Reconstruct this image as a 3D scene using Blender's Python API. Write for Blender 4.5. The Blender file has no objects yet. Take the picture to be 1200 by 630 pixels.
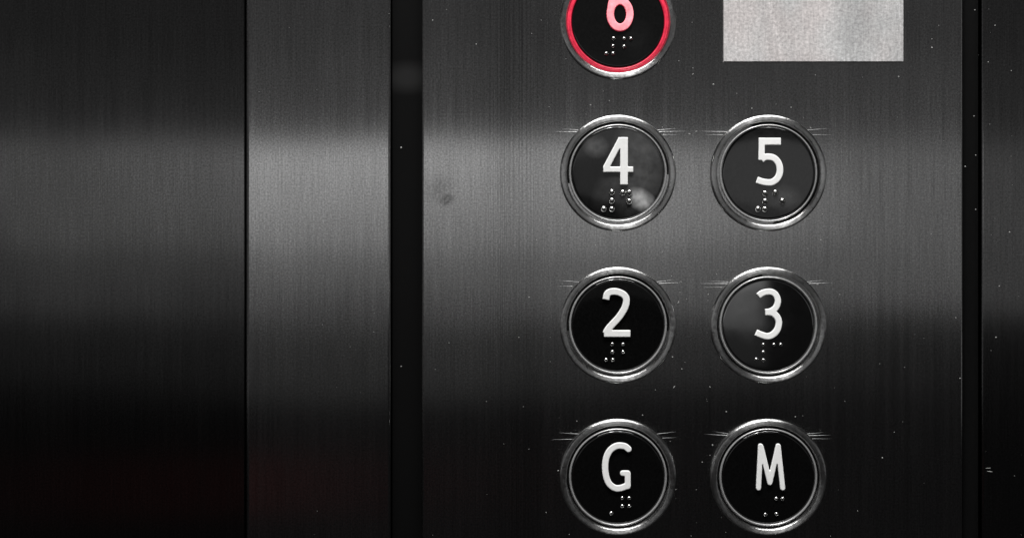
import bpy, bmesh, math, random
from mathutils import Vector, Matrix
random.seed(7)
S = 0.0003                     # metres per photo pixel on the panel face
D = 0.6                        # camera distance
sc = bpy.context.scene
col = sc.collection
def PX(x): return (x-600)*S
def PZ(y): return (315-y)*S

# ------------------------------------------------------------ object helpers
def link(name, me, mat=None, parent=None, loc=None):
    o = bpy.data.objects.new(name, me); col.objects.link(o)
    if mat and not me.materials: me.materials.append(mat)
    if parent: o.parent = parent
    if loc is not None: o.location = loc
    return o
def tag(o, label=None, cat=None, group=None, kind=None):
    for k, v in (('label', label), ('category', cat), ('group', group), ('kind', kind)):
        if v: o[k] = v
    return o
def bm_mesh(bm, name, smooth=True, scale=1.0):
    if scale != 1.0: bmesh.ops.scale(bm, vec=(scale,)*3, verts=bm.verts)
    me = bpy.data.meshes.new(name); bm.to_mesh(me); bm.free()
    for p in me.polygons: p.use_smooth = smooth
    return me
def planar_uv(me):
    uv = me.uv_layers.new(name='UVMap')
    for l in me.loops:
        v = me.vertices[l.vertex_index].co
        uv.data[l.index].uv = (v.x*4, v.z*4)
def sheet(name, x0, x1, y0, y1, front, back, mat, bevel=0.0006, parent=None, seg=3):
    """sheet-metal slab: photo-pixel extents, front/back depth in metres"""
    bm = bmesh.new()
    bmesh.ops.create_cube(bm, size=1)
    for v in bm.verts:
        v.co = Vector((PX(x0) if v.co.x < 0 else PX(x1),
                       front if v.co.y < 0 else back,
                       PZ(y1) if v.co.z < 0 else PZ(y0)))
    if bevel:
        es = [e for e in bm.edges if all(abs(v.co.y-front) < 1e-7 for v in e.verts)]
        bmesh.ops.bevel(bm, geom=es, offset=bevel, segments=seg, profile=0.5, affect='EDGES')
    for f in bm.faces: f.smooth = f.normal.y > -0.999 and f.calc_area() < 1
    me = bm_mesh(bm, name, smooth=False)
    planar_uv(me)
    return link(name, me, mat, parent)
def lathe_mesh(name, prof, seg=160, tilt=None):
    """prof: (r, h) in photo pixels, h towards the camera. UV: u round, v along the profile"""
    bm = bmesh.new(); uvl = bm.loops.layers.uv.new('UVMap')
    rings = []
    for r, h in prof:
        if r < 1e-6: rings.append([bm.verts.new((0, -h, 0))]*seg)
        else: rings.append([bm.verts.new((r*math.cos(2*math.pi*i/seg), -h, r*math.sin(2*math.pi*i/seg))) for i in range(seg)])
    n = len(prof)
    for j in range(n-1):
        for i in range(seg):
            k = (i+1) % seg
            vs = [rings[j][i], rings[j][k], rings[j+1][k], rings[j+1][i]]
            uvs = [(i/seg, j/n), ((i+1)/seg, j/n), ((i+1)/seg, (j+1)/n), (i/seg, (j+1)/n)]
            seen, vv, uu = set(), [], []
            for v, u in zip(vs, uvs):
                if v not in seen: seen.add(v); vv.append(v); uu.append(u)
            if len(vv) > 2:
                f = bm.faces.new(vv)
                for l, u in zip(f.loops, uu): l[uvl].uv = u
    bmesh.ops.recalc_face_normals(bm, faces=bm.faces)
    if tilt: bmesh.ops.rotate(bm, cent=(0, -prof[-1][1], 0), matrix=tilt, verts=bm.verts)
    return bm_mesh(bm, name, True, S)

# ------------------------------------------------------------ materials
class N:
    def __init__(s, name):
        s.m = bpy.data.materials.new(name); s.m.use_nodes = True
        s.t = s.m.node_tree; s.b = s.t.nodes['Principled BSDF']
    def n(s, typ, **kw):
        nd = s.t.nodes.new(typ)
        for k, v in kw.items():
            if k in nd.inputs: nd.inputs[k].default_value = v
            else: setattr(nd, k, v)
        return nd
    def l(s, a, b): s.t.links.new(a, b)
    def coords(s, scale, rot=(0, 0, 0)):
        tc = s.n('ShaderNodeTexCoord'); mp = s.n('ShaderNodeMapping')
        mp.inputs['Scale'].default_value = scale; mp.inputs['Rotation'].default_value = rot
        s.l(tc.outputs['Object'], mp.inputs[0]); return mp.outputs[0]
    def noise(s, scale_vec, sc=1.0, detail=2.0, rough=0.5):
        nz = s.n('ShaderNodeTexNoise'); nz.inputs['Scale'].default_value = sc
        nz.inputs['Detail'].default_value = detail; nz.inputs['Roughness'].default_value = rough
        s.l(s.coords(scale_vec), nz.inputs['Vector']); return nz.outputs['Fac']
    def rng(s, v, a, b, c, d, clamp=True):
        r = s.n('ShaderNodeMapRange'); r.clamp = clamp
        for i, x in enumerate((a, b, c, d)): r.inputs[i+1].default_value = x
        s.l(v, r.inputs[0]); return r.outputs[0]
    def math(s, op, a, b):
        m = s.n('ShaderNodeMath'); m.operation = op
        for i, x in enumerate((a, b)):
            if isinstance(x, (int, float)): m.inputs[i].default_value = x
            else: s.l(x, m.inputs[i])
        return m.outputs[0]
    def blob(s, cx, cy, rx, ry, ang=0.0):
        """soft 0..1 mask of an ellipse at a place on the object (metres, object space x/z)"""
        tc = s.n('ShaderNodeTexCoord'); mp = s.n('ShaderNodeMapping'); mp.vector_type = 'TEXTURE'
        mp.inputs['Location'].default_value = (cx, 0, cy)
        mp.inputs['Rotation'].default_value = (0, ang, 0)
        mp.inputs['Scale'].default_value = (rx, 10, ry)
        s.l(tc.outputs['Object'], mp.inputs[0])
        ln = s.n('ShaderNodeVectorMath'); ln.operation = 'LENGTH'; s.l(mp.outputs[0], ln.inputs[0])
        return s.rng(ln.outputs['Value'], 0.35, 1.15, 1, 0)

def brushed(name, tone, rough=0.2, aniso=1.0, smudges=(), streaks=()):
    k = N(name)
    k.b.inputs['Metallic'].default_value = 1
    fine = k.noise((2600, 1, 45), 1, 3, 0.6)        # fine vertical brushing
    wide = k.noise((420, 1, 6), 1, 3, 0.55)         # broader brushing bands
    grain = k.noise((1500, 1, 1500), 1, 2, 0.7)     # mill grain
    cloud = k.noise((30, 1, 22), 1, 3, 0.5)
    f = k.math('MULTIPLY', k.rng(fine, .25, .75, .80, 1.20), k.rng(wide, .25, .75, .91, 1.09))
    f = k.math('MULTIPLY', f, k.rng(grain, .25, .75, .62, 1.38))
    f = k.math('MULTIPLY', f, k.rng(cloud, .25, .75, .90, 1.10))
    for cx, cy, rx, ry, a, amt in smudges:
        m = k.math('MULTIPLY', k.blob(cx, cy, rx, ry, a), k.rng(k.noise((900, 1, 900), 1, 3, .6), .35, .6, .3, 1))
        f = k.math('MULTIPLY', f, k.rng(m, 0, 1, 1, 1-amt))
    for cx, w, amt in streaks:
        m = k.math('MULTIPLY', k.blob(cx, 0, w, .4, 0), k.rng(k.noise((3500, 1, 3), 1, 1), .45, .6, 0, 1))
        f = k.math('MULTIPLY', f, k.rng(m, 0, 1, 1, 1-amt))
    mx = k.n('ShaderNodeVectorMath'); mx.operation = 'SCALE'
    mx.inputs[0].default_value = tone if isinstance(tone, tuple) else (tone,)*3
    k.l(f, mx.inputs['Scale']); k.l(mx.outputs[0], k.b.inputs['Base Color'])
    k.l(k.rng(wide, .3, .7, rough*.92, rough*1.08), k.b.inputs['Roughness'])
    k.b.inputs['Anisotropic'].default_value = aniso
    bp = k.n('ShaderNodeBump'); bp.inputs['Strength'].default_value = 1; bp.inputs['Distance'].default_value = .0002
    k.l(k.noise((14, 1, 9), 1, 1), bp.inputs['Height']); k.l(bp.outputs[0], k.b.inputs['Normal'])
    tg = k.n('ShaderNodeTangent'); tg.direction_type = 'UV_MAP'; tg.uv_map = 'UVMap'
    k.l(tg.outputs[0], k.b.inputs['Tangent'])
    return k.m
def simple(name, color, rough, metal=0.0, spec=0.5, emit=None, estr=0.0, ior=1.5, mottling=0.0, mscale=900):
    k = N(name)
    k.b.inputs['Base Color'].default_value = (*color, 1)
    k.b.inputs['Roughness'].default_value = rough
    k.b.inputs['Metallic'].default_value = metal
    k.b.inputs['Specular IOR Level'].default_value = spec
    k.b.inputs['IOR'].default_value = ior
    if emit:
        k.b.inputs['Emission Color'].default_value = (*emit, 1)
        k.b.inputs['Emission Strength'].default_value = estr
    if mottling:
        mx = k.n('ShaderNodeVectorMath'); mx.operation = 'SCALE'; mx.inputs[0].default_value = color
        k.l(k.rng(k.noise((mscale,)*3, 1, 3, .6), .25, .75, 1-mottling, 1+mottling), mx.inputs['Scale'])
        k.l(mx.outputs[0], k.b.inputs['Base Color'])
    return k.m

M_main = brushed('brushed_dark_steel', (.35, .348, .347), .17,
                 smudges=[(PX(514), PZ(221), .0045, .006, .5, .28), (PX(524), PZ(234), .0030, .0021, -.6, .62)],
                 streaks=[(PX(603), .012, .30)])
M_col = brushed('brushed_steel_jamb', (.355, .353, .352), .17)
M_left = brushed('brushed_steel_wall', (.13, .129, .129), .172)  # same steel as the jamb, colour lowered for its dimmer reflection
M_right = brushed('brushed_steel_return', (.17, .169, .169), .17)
def channel_sheen():
    k = N('channel_black_sheen'); k.b.inputs['Roughness'].default_value = .4; k.b.inputs['Specular IOR Level'].default_value = .15
    m = k.blob(PX(478), PZ(89), .0120, .0058)  # soft grey reflection painted into the groove floor colour
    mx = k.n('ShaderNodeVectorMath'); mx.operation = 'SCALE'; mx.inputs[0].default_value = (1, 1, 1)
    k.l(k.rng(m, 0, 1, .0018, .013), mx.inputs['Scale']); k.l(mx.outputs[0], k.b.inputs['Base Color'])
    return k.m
M_channel = simple('channel_black', (.0022, .0022, .0022), .45, spec=.15, mottling=.3)
M_patch = simple('channel_grey_patch', (.024, .024, .024), .6, spec=.2, mottling=.25)  # unused grey for the painted reflection in the groove

def bezel_mat():
    k = N('turned_chrome'); k.b.inputs['Metallic'].default_value = 1
    k.b.inputs['Anisotropic'].default_value = .92
    ge = k.n('ShaderNodeNewGeometry'); nz = k.n('ShaderNodeTexNoise'); nz.inputs['Scale'].default_value = 700; nz.inputs['Detail'].default_value = 3
    k.l(ge.outputs['Position'], nz.inputs['Vector']); w = nz.outputs['Fac']
    bp = k.n('ShaderNodeBump'); bp.inputs['Strength'].default_value = .45; bp.inputs['Distance'].default_value = .00012
    k.l(w, bp.inputs['Height']); k.l(bp.outputs[0], k.b.inputs['Normal'])
    mx = k.n('ShaderNodeVectorMath'); mx.operation = 'SCALE'; mx.inputs[0].default_value = (.60, .60, .595)
    k.l(k.rng(w, .3, .7, .80, 1.10), mx.inputs['Scale']); k.l(mx.outputs[0], k.b.inputs['Base Color'])
    k.l(k.rng(w, .3, .7, .27, .34), k.b.inputs['Roughness'])
    tg = k.n('ShaderNodeTangent'); tg.direction_type = 'UV_MAP'; tg.uv_map = 'UVMap'
    k.b.inputs['Anisotropic Rotation'].default_value = .25
    k.l(tg.outputs[0], k.b.inputs['Tangent'])
    return k.m
M_bezel = bezel_mat()
M_ring = simple('clear_ring_unlit', (.34, .34, .34), .24, metal=.4, spec=1.0, mottling=.2)
M_ring_red = simple('clear_ring_lit_red', (.35, .02, .04), .35, emit=(1.0, .035, .09), estr=.46, mottling=.8, mscale=420)
M_num = simple('white_numeral', (.84, .84, .83), .45, mottling=.05)
M_num_lit = simple('lit_numeral', (.84, .36, .40), .45, emit=(1.0, .05, .12), estr=.27, mottling=.38, mscale=330)
M_num_side = simple('lit_numeral_edge', (.55, .03, .06), .45, emit=(1.0, .03, .09), estr=.30)
M_dot = simple('braille_metal', (.50, .50, .49), .22, metal=1)

def cap_mat(name, smears_and_sheen=(), rough=.07, haze=0.0, ior=1.62):
    k = N(name)
    k.b.inputs['Base Color'].default_value = (.0025, .0025, .0026, 1)
    k.b.inputs['IOR'].default_value = ior
    base = k.rng(k.noise((260, 260, 260), 1, 3), .3, .7, rough*.8, rough*1.25)
    k.l(base, k.b.inputs['Roughness'])
    f = None
    for cx, cz, rx, rz, a, amt in smears_and_sheen:          # pale colour blobs: grease marks and painted cloudy reflections
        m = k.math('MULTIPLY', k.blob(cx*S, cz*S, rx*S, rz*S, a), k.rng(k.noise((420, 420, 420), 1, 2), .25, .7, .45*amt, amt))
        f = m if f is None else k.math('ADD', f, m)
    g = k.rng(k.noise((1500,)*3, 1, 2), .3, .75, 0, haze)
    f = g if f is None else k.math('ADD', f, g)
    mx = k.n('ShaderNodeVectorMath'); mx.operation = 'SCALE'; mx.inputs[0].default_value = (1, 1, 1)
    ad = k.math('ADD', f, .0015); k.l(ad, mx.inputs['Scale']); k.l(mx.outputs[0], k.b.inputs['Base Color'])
    return k.m

def label_mat():
    k = N('pale_fibrous_label')
    a = k.noise((900, 900, 1100), 1, 4, .75); b = k.noise((28, 28, 9), 1, 2); c = k.noise((1300, 1, 120), 1, 3, .6)
    f = k.math('MULTIPLY', k.rng(a, .28, .72, .58, 1.36), k.rng(b, .3, .7, .80, 1.14))
    f = k.math('MULTIPLY', f, k.rng(c, .3, .7, .82, 1.14))
    tint = k.rng(k.noise((45, 45, 30), 1, 2), .40, .62, 0, 1)
    cm = k.n('ShaderNodeMix'); cm.data_type = 'RGBA'
    cm.inputs['A'].default_value = (.46, .46, .46, 1); cm.inputs['B'].default_value = (.475, .445, .44, 1)
    k.l(tint, cm.inputs['Factor'])
    # worn darker patch towards the right, a paler crease on the left
    m = k.blob(PX(1003), PZ(30), .009, .020, .15)
    m2 = k.blob(PX(908), PZ(35), .0012, .022, -.22)
    f = k.math('MULTIPLY', f, k.rng(m, 0, 1, 1, .74)); f = k.math('MULTIPLY', f, k.rng(m2, 0, 1, 1, 1.16))
    mx = k.n('ShaderNodeVectorMath'); mx.operation = 'SCALE'
    k.l(cm.outputs['Result'], mx.inputs[0]); k.l(f, mx.inputs['Scale']); k.l(mx.outputs[0], k.b.inputs['Base Color'])
    k.b.inputs['Roughness'].default_value = .7
    return k.m

# ------------------------------------------------------------ sheets
TOP, BOT = -500, 1130
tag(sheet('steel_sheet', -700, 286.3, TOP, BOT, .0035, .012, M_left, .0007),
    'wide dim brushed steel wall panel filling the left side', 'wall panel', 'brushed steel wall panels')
tag(sheet('door_jamb', 288.5, 458, TOP, BOT, .0, .012, M_col, .0010),
    'narrow upright brushed steel strip between the wide left panel and the black groove', 'steel strip')
panel = tag(sheet('button_panel', 494, 1129, TOP, BOT, .0, .012, M_main, .0008),
    'dark brushed steel panel carrying seven round floor buttons', 'control panel')
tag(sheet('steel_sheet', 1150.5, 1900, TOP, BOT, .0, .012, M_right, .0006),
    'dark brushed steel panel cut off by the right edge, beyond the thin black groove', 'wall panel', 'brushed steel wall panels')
ch = tag(sheet('channel_strip', 458.6, 493.4, TOP, BOT, .005, .016, channel_sheen(), 0),
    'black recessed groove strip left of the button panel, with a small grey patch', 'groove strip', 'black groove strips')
tag(sheet('channel_strip', 1129.6, 1149.9, TOP, BOT, .004, .016, M_channel, 0),
    'thin black recessed groove strip right of the button panel', 'groove strip', 'black groove strips')
tag(sheet('seam_strip', 270, 298, TOP, BOT, .0125, .016, M_channel, 0),
    'very thin black seam between the wide left panel and the narrow steel strip', 'seam')
tag(sheet('wall', -760, 1960, TOP-30, BOT+30, .0165, .03, M_channel, 0), kind='structure')

# ------------------------------------------------------------ glyphs
def arc(cx, cy, rx, ry, a0, a1, n=16):
    return [(cx+rx*math.cos(math.radians(a0+(a1-a0)*i/n)), cy-ry*math.sin(math.radians(a0+(a1-a0)*i/n))) for i in range(n+1)]
def glyph_mesh(name, strokes, h0, h1, tilt):
    """strokes: (points in px about the cap centre (x right, y down), width, round_ends)"""
    bm = bmesh.new()
    def prism(poly):
        a = [bm.verts.new((x, -h0, -y)) for x, y in poly]; b = [bm.verts.new((x, -h1, -y)) for x, y in poly]
        bm.faces.new(a); bm.faces.new(b[::-1])
        for i in range(len(poly)):
            j = (i+1) % len(poly); bm.faces.new((a[i], b[i], b[j], a[j]))
    for pts, w, rnd in strokes:
        w *= .90
        for i in range(len(pts)-1):
            (x0, y0), (x1, y1) = pts[i], pts[i+1]
            L = math.hypot(x1-x0, y1-y0) or 1; nx, ny = -(y1-y0)/L*w/2, (x1-x0)/L*w/2
            prism([(x0+nx, y0+ny), (x1+nx, y1+ny), (x1-nx, y1-ny), (x0-nx, y0-ny)])
        for i in range(len(pts)):
            x, y = pts[i]
            if not rnd and min(math.hypot(x-pts[0][0], y-pts[0][1]), math.hypot(x-pts[-1][0], y-pts[-1][1])) < w/2: continue
            x, y = pts[i]; prism([(x+w/2*math.cos(t*math.pi/10), y+w/2*math.sin(t*math.pi/10)) for t in range(20)])
    bmesh.ops.recalc_face_normals(bm, faces=bm.faces)
    me = bm_mesh(bm, name+'_raw', False)
    o = bpy.data.objects.new('tmp', me); col.objects.link(o)
    r = o.modifiers.new('r', 'REMESH'); r.mode = 'VOXEL'; r.voxel_size = .42
    s = o.modifiers.new('s', 'SMOOTH'); s.factor = .5; s.iterations = 9
    dg = bpy.context.evaluated_depsgraph_get()
    out = bpy.data.meshes.new_from_object(o.evaluated_get(dg))
    bpy.data.objects.remove(o); bpy.data.meshes.remove(me)
    out.name = name
    out.transform(Matrix.Translation((0, -CAPH, 0)) @ tilt.to_4x4() @ Matrix.Translation((0, CAPH, 0)))
    out.transform(Matrix.Scale(S, 4))
    for p in out.polygons: p.use_smooth = True
    return out
CAPH = 3.2
def dome_mesh(name, r, h):
    prof = [(r, -1.0)] + [(r*math.cos(a), h*math.sin(a)) for a in [math.radians(x) for x in (0, 15, 30, 45, 60, 75)]] + [(0, h)]
    return lathe_mesh(name, prof, 24)

bezel_prof = [(67.9, -1), (67.9, 3.2), (67.6, 4.2), (67.0, 4.9), (66.2, 5.3), (65.2, 5.4), (64.4, 5.35), (63.4, 5.3), (62.0, 5.2),
              (61.3, 5.0), (60.8, 4.5), (60.4, 3.7), (60.0, 2.6), (59.7, 1.0), (59.6, -1)]
bezel_me = lathe_mesh('bezel', bezel_prof)
ring_prof = [(57.4, -.5), (57.4, 2.6), (57.1, 3.6), (56.6, 4.2), (56.0, 4.4), (55.3, 4.1), (54.8, 3.0), (54.6, -.5)]
ring_lit_prof = [(59.4, -.5), (59.4, 2.0), (58.8, 2.5), (57.8, 2.6), (57.2, 3.2), (56.7, 4.1), (55.9, 4.5), (55.1, 4.1), (54.7, 3.0), (54.6, -.5)]
ring_me = lathe_mesh('light_ring', ring_prof)
ring_lit_me = lathe_mesh('light_ring', ring_lit_prof)
bezel_me.materials.append(M_bezel); ring_me.materials.append(M_ring); ring_lit_me.materials.append(M_ring_red)
dome_big, dome_small = dome_mesh('dot', 3.8, 3.2), dome_mesh('dot_fine', 2.4, 2.1)
dome_big.materials.append(M_dot); dome_small.materials.append(M_dot)

def conv(ox, oy, k, cx, cy):
    return lambda pts: [(ox+x/k-cx, oy+y/k-cy) for x, y in pts]
def smooth(pts, it=2):
    for _ in range(it):
        q = [pts[0]]
        for a, b in zip(pts, pts[1:]):
            q += [(a[0]*.75+b[0]*.25, a[1]*.75+b[1]*.25), (a[0]*.25+b[0]*.75, a[1]*.25+b[1]*.75)]
        pts = q+[pts[-1]]
    return pts

BUT = []
c = conv(640, 120, 3.706, 724, 203)
BUT.append(dict(x=724, y=203, dig='4', st=[(c([(337, 153), (337, 358)]), 10.0, 0), (c([(247, 292), (377, 292)]), 7.3, 0),
    (c([(326, 158), (257, 288)]), 8.0, 0), (c([(325, 157), (340, 157)]), 2.6, 0)], dots=c([(285, 390), (285, 427), (285, 463), (250, 463), (332, 392), (360, 392), (360, 430)]), big=1,
    tilt=(.045, .004), cap=cap_mat('glossy_black_cap_smear_sheen', [(24, 8, 33, 60, .1, .055), (-26, 31, 15, 13, .3, .07), (27, -31, 18, 12, .5, .38), (-14, -18, 13, 24, .5, .02)], .06, .003),  # cloudy reflections painted pale into the cap colour, plus a grease blob
    label='round button marked 4 with a fingermark and painted cloudy reflections on its black face, left of the 5'))
c = conv(815, 120, 3.706, 900, 203)
BUT.append(dict(x=900, y=203, dig='5', st=[(c([(272, 171), (368, 171)]), 9.2, 0), (c([(286, 155), (284, 252)]), 8.0, 0),
    (smooth(c([(283, 252), (300, 236), (340, 240), (364, 272), (364, 318), (335, 350), (295, 348), (264, 337)])), 8.6, 0)],
    dots=c([(300, 395), (300, 429), (300, 463), (270, 463), (345, 392), (375, 428)]), big=1,
    tilt=(.010, -.045), cap=cap_mat('glossy_black_cap_grey', [(20, -30, 22, 16, .4, .03)], .06, .006),
    label='round button marked 5, right of the 4 and below the pale label'))
c = conv(640, 300, 3.706, 724, 380.7)
BUT.append(dict(x=724, y=380.7, dig='2', st=[(smooth(c([(258, 188), (264, 156), (305, 150), (348, 172), (346, 215), (318, 262), (285, 296), (266, 318), (258, 336)])), 8.8, 0),
    (c([(250, 335), (365, 335)]), 9.0, 0)], dots=c([(287, 381), (287, 415), (289, 449), (260, 449), (333, 382), (333, 415)]), big=0,
    tilt=(.045, .0), cap=cap_mat('glossy_black_cap', [], .05, .002),
    label='round button marked 2, left of the 3 and directly below the 4'))
c = conv(815, 300, 3.706, 900, 380.7)
BUT.append(dict(x=900, y=380.7, dig='3', st=[(smooth(c([(270, 173), (290, 156), (335, 152), (358, 185), (350, 222), (325, 240), (300, 242)])), 8.0, 0),
    (smooth(c([(300, 242), (335, 243), (362, 275), (355, 322), (320, 350), (285, 342), (260, 330)])), 8.4, 0)],
    dots=c([(292, 383), (292, 416), (293, 450), (262, 447), (338, 383), (368, 383)]), big=0,
    tilt=(-.007, .016), cap=cap_mat('glossy_black_cap_sheen', [(-30, 25, 22, 22, .3, .02)], .06, .001, 2.5),  # faint upper-left sheen also painted into the cap colour
    label='round button marked 3, right of the 2, with a grey sheen at its upper left'))
c = conv(640, 470, 3.935, 724, 558.4)
BUT.append(dict(x=724, y=558.4, dig='G', st=[(smooth(c([(378, 217), (362, 202), (318, 200), (280, 235), (268, 300), (280, 368), (312, 398), (345, 398), (375, 384)])), 8.2, 1),
    (c([(375, 388), (375, 330)]), 7.6, 1), (c([(352, 328), (375, 328)]), 7.2, 1)],
    dots=c([(350, 443), (382, 443), (350, 480), (382, 480), (300, 513)]), big=0,
    tilt=(.02, .0), cap=cap_mat('glossy_black_cap_clean', [], .05, .0015),
    label='round button marked G at the bottom left of the button panel'))
c = conv(815, 470, 3.935, 900, 558.4)
BUT.append(dict(x=900, y=558.4, dig='M', st=[(c([(297, 203), (288, 396)]), 6.6, 1), (c([(300, 208), (340, 372)]), 6.6, 1), (c([(340, 372), (377, 208)]), 6.6, 1),
    (c([(378, 203), (399, 396)]), 6.6, 1)],
    dots=c([(370, 446), (400, 446), (372, 517), (321, 519)]), big=0,
    tilt=(.02, .0), cap=cap_mat('glossy_black_cap_dark', [], .05, .0015),
    label='round button marked M at the bottom of the right-hand button column'))
c = conv(640, 0, 5.247, 724, 25.5)
BUT.append(dict(x=724, y=25.5, dig='6', st=[(c([(453+60*math.cos(t*math.pi/16), 92-82*math.sin(t*math.pi/16)) for t in range(33)]), 9.8, 1),
    (smooth(c([(394, 100), (396, 40), (415, -25), (450, -75), (478, -92)])), 9.0, 0)],
    dots=c([(413, 240), (410, 287), (410, 333), (368, 333), (478, 242), (520, 242), (478, 290)]), big=0, lit=1,
    tilt=(-.01, .0), cap=cap_mat('glossy_black_cap_lit', [(20, -20, 22, 22, .4, .004)], .06, .002),
    label='round button marked 6 with a glowing red ring, cut off by the top edge'))

for b in BUT:
    tilt = Matrix.Rotation(b['tilt'][0], 3, 'X') @ Matrix.Rotation(b['tilt'][1], 3, 'Z')
    cm = lathe_mesh('push_button', [(59.58, -.8), (59.58, .3), (54.5, .3), (54.4, 1.6), (54.1, 2.5), (53.4, 3.0), (52.2, CAPH-.02), (51.6, CAPH), (30, CAPH), (0, CAPH)], 128, tilt)
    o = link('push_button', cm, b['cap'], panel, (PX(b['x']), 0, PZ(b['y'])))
    tag(o, b['label'], group='round floor buttons on the steel panel')
    bz = link('bezel', bezel_me, None, o); bz.rotation_euler = (random.uniform(-.006, .006), random.uniform(0, 6.28), random.uniform(-.006, .006))
    link('light_ring', ring_lit_me if b.get('lit') else ring_me, None, o)
    if b.get('lit'): o.children[-1]['label'] = 'glowing red ring'
    gm = glyph_mesh('numeral', b['st'], CAPH-.8, CAPH+3.0, tilt)
    if b.get('lit'):
        gm.materials.append(M_num_lit); gm.materials.append(M_num_side)
        for p in gm.polygons: p.material_index = 0 if p.normal.y < -.8 else 1
    link('numeral' if b['dig'].isdigit() else 'letter', gm, M_num, o)
    dm = dome_big if b['big'] else dome_small
    for x, y in b['dots']:
        p = tilt @ Vector((x, 0, -y)) + Vector((0, -CAPH, 0))
        link('braille_dot', dm, None, o, p*S)

# ------------------------------------------------------------ label on the panel
tag(sheet('label', 847.5, 1058, -70, 73, -.0012, -.00002, label_mat(), .0002, seg=2),
    'pale grey blank rectangular label stuck on the steel panel above the 5 button', 'label')

# ------------------------------------------------------------ light streaks thrown by the bezels, shaped as thin metal slivers
def spindles(items):
    bm = bmesh.new()
    for x0, y0, x1, y1, w in items:
        n, m = 14, 8; L = math.hypot(x1-x0, y1-y0); nx, ny = -(y1-y0)/L, (x1-x0)/L; rows = []
        for i in range(n+1):
            t = i/n; rr = w*(1-t)**1.3*min(1, .55+t*4)+.02
            cx, cy = x0+(x1-x0)*t, y0+(y1-y0)*t
            rows.append([bm.verts.new((PX(cx+nx*rr*math.cos(a)), -rr*S*.55*math.sin(a), PZ(cy+ny*rr*math.cos(a)))) for a in [2*math.pi*q/m for q in range(m)]])
        for A, B in zip(rows, rows[1:]):
            for q in range(m): bm.faces.new((A[q], A[(q+1) % m], B[(q+1) % m], B[q]))
        bm.faces.new(rows[0]); bm.faces.new(rows[-1][::-1])
    bmesh.ops.recalc_face_normals(bm, faces=bm.faces)
    return bm_mesh(bm, 'light_streaks', True)
M_streak = simple('streak_metal', (.24, .24, .24), .5, metal=1, mottling=.6, mscale=1500)  # bright metal standing in for reflected light streaks
for b in BUT:
    x, y = b['x'], b['y']
    if y < 100: continue
    for s_ in (-1, 1):
        k = random.uniform(.9, 1.06); q = random.uniform(-1, 1)
        for seg in random.sample([(x+s_*46, y-48.2, x+s_*82*k, y-49.5+q, .9), (x+s_*45, y-50.2, x+s_*72*k, y-52.8+q, .55), (x+s_*52, y-45.2+q, x+s_*(72+8*q), y-45.6+2*q, .40)], random.choice((2, 2, 3))):
            link('wear_line', spindles([seg]), M_streak, panel)  # sliver standing in for a reflected light streak

# ------------------------------------------------------------ dust and lint
bm = bmesh.new()
def speck(x, y, r, y0=0.0, stretch=1.0, ang=0.0):
    m = Matrix.Translation((PX(x), y0-r*S*.4, PZ(y))) @ Matrix.Rotation(ang, 4, 'Y') @ Matrix.Diagonal((r*S*stretch, r*S*.6, r*S, 1))
    bmesh.ops.create_icosphere(bm, subdivisions=2, radius=1, matrix=m)
for x, y, r in [(836, 99, 1.5), (1053, 90, 1.3), (1092, 56, 1.4), (1092, 46, .9), (558, 52, 1.1), (507, 24, 1.2), (1131, 195, 1.2), (1091, 274, .9),
                (1034, 536, 1.3), (1048, 506, .8), (692, 123, 1.2), (714, 118, .8), (881, 127, 1.1), (927, 126, 1.1), (620, 348, 1.1), (608, 395, .8),
                (687, 366, 0), (788, 418, 1.3), (799, 432, 1.0), (851, 482, 1.2), (835, 521, 1.4), (823, 541, 1.0), (654, 551, 1.2), (792, 573, 1.2), (753, 486, 1.1),
                (832, 533, .8), (932, 488, 1.1), (962, 281, 1.1), (984, 345, .8), (676, 493, .9), (1125, 443, 1.2), (1120, 372, 1.0), (812, 80, .9), (1100, 30, .7),
                (1005, 598, .8), (640, 600, .8), (570, 470, .8), (776, 295, .9), (880, 320, .8), (830, 345, 1.1), (990, 470, .7), (1060, 430, .7), (798, 330, .9)]:
    if r: speck(x, y, r*.62)
for x, y, r in [(1166, 30, .9), (1158, 73, .8), (1183, 272, 1.1), (1171, 335, .9), (1167, 395, 1.1), (1185, 83, .7)]: speck(x, y, r*.75)
speck(1160, 552, .42, 0, 8, .1); speck(1158, 548, .3, 0, 11, -.05)
for x, y, l, a in [(795, 354, 3.5, -1.1), (790, 453, 4.0, -.9), (832, 453, 2.5, 1.0), (808, 157, 3, .2), (816, 154, 3, -.3), (812, 87, 2.4, -.9), (950, 150, 3, .9), (958, 333, 3.5, .1), (665, 170, 2.5, -1.0)]:
    speck(x, y, .45, 0, l, a)
speck(469, 172, 1.3, .005, .7, 0)
for x, y in [(469, 430), (1146, 10), (1151, 63), (1145, 135), (1147, 181), (1147, 245)]: speck(x, y, .7, .005 if x < 600 else .004)
for _ in range(70):      # finer lint, thicker round the bezels
    b = random.choice(BUT); a = random.uniform(0, 6.283); r = 70+abs(random.gauss(0, 1))*22
    x, y = b['x']+r*math.cos(a), b['y']+r*math.sin(a)
    if all(math.hypot(x-q['x'], y-q['y']) > 70 for q in BUT) and not (840 < x < 1065 and y < 80): speck(x, y, random.uniform(.2, .5))
for _ in range(60):
    x, y = random.uniform(500, 1125), random.uniform(0, 630)
    if all(math.hypot(x-q['x'], y-q['y']) > 70 for q in BUT) and not (840 < x < 1065 and y < 80): speck(x, y, random.uniform(.18, .42))
for _ in range(26):
    x, y = random.choice([random.uniform(296, 452), random.uniform(1155, 1198)]), random.uniform(0, 630); speck(x, y, random.uniform(.18, .4))
dust = link('dust', bm_mesh(bm, 'dust'), simple('lint', (.33, .33, .32), .9, spec=.1))
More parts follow.
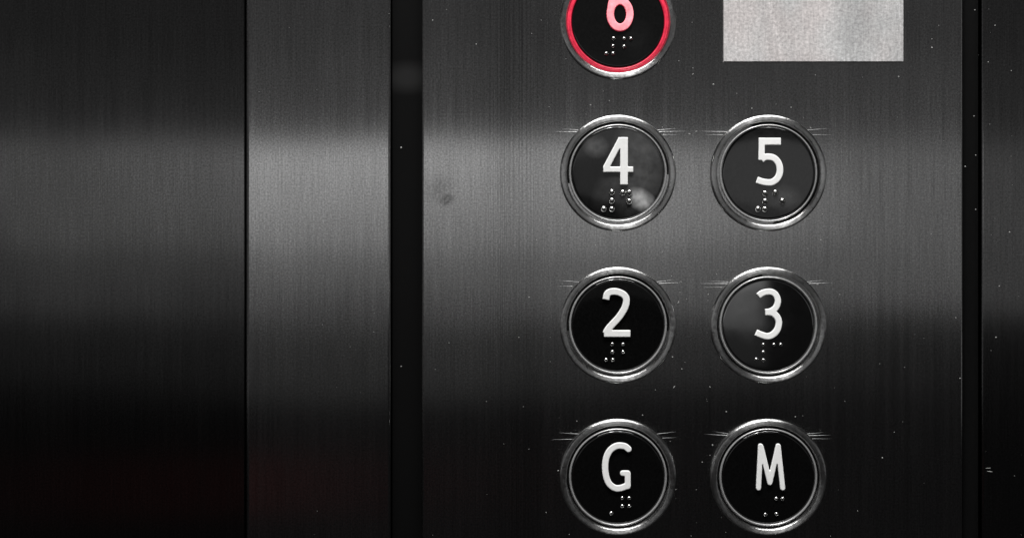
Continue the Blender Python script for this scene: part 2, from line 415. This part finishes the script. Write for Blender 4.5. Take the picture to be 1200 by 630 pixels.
tag(dust, 'specks of pale dust and lint scattered on the steel', 'dust', kind='stuff')

# ------------------------------------------------------------ lights
def area(name, x, y, z, w, h, radiance, color=(1, 1, 1), target=None):
    L = bpy.data.lights.new(name, 'AREA'); L.shape = 'RECTANGLE'; L.size = w; L.size_y = h
    L.energy = radiance*math.pi*w*h; L.color = color
    o = bpy.data.objects.new(name, L); col.objects.link(o); o.location = (x, y, z)
    d = (Vector(target) if target else Vector((x, 0, z))) - Vector((x, y, z))
    o.rotation_euler = d.to_track_quat('-Z', 'Y').to_euler()
    return o
LD = 1.2; K = 1+LD/D
def strip(name, x0, x1, y0, y1, rad, color=(1, 1, 1), dy=0):
    """lamp whose mirror image on the panel spans these photo pixels"""
    return area(name, K*(PX(x0)+PX(x1))/2, -LD-dy, K*(PZ(y0)+PZ(y1))/2, K*(x1-x0)*S, K*(y1-y0)*S, rad, color)
strip('back_light', 230, 640, 165, 205, 1.05)
strip('back_light', 230, 640, 205, 250, .72)
strip('back_light', 230, 640, 250, 290, .50)
strip('back_light', 230, 640, 290, 335, .22)
strip('back_light', 230, 640, 335, 385, .10)
strip('back_light', 230, 640, 385, 470, .05)
strip('back_light', -100, 940, 165, 290, .54)
strip('back_light', -100, 940, 290, 368, .30)
strip('back_light', -100, 940, 368, 450, .05)
strip('back_light', 1080, 1500, 168, 366, .28)
strip('upper_glow', -400, 1400, 60, 165, .10)
strip('upper_glow', -400, 1400, -300, 60, .075)
strip('red_glow', -400, 1400, 108, 126, .15, (1, .1, .1))
strip('red_glow', 120, 290, 535, 605, .055, (1, .1, .08))
area('side_fill', -1.1, -.55, .1, .7, .5, .20, (1, 1, 1), (0, 0, 0))  # unseen side lamps added to brighten the bezel sides
area('side_fill', 1.1, -.55, .1, .7, .5, .18, (1, 1, 1), (0, 0, 0))
area('ceiling_lamp', .02, -.50, .95, 1.0, .22, 21, (1, .99, .98), (0, 0, 0))
area('glint_lamp', -.06, -.42, .95, .09, .22, 130, (1, .995, .985), (0, 0, 0))  # narrow unseen lamps added to give the bezels sharp glints
area('glint_lamp', .16, -.42, .95, .04, .22, 90, (1, .995, .985), (0, 0, 0))
w = bpy.data.worlds.new('World'); sc.world = w; w.use_nodes = True
w.node_tree.nodes['Background'].inputs[0].default_value = (.0125, .0122, .0125, 1)
w.node_tree.nodes['Background'].inputs[1].default_value = 1

# ------------------------------------------------------------ camera
cam = bpy.data.cameras.new('camera'); co = bpy.data.objects.new('camera', cam); col.objects.link(co)
co.location = (0, -D, 0); co.rotation_euler = (math.pi/2, 0, 0)
cam.sensor_width = 36; cam.lens = 36*D/(1200*S); cam.clip_start = .01; cam.clip_end = 50
sc.camera = co
vs = sc.view_settings; vs.view_transform = 'Standard'; vs.look = 'None'; vs.exposure = 0; vs.gamma = 1; vs.use_curve_mapping = False
sc.cycles.max_bounces = 8
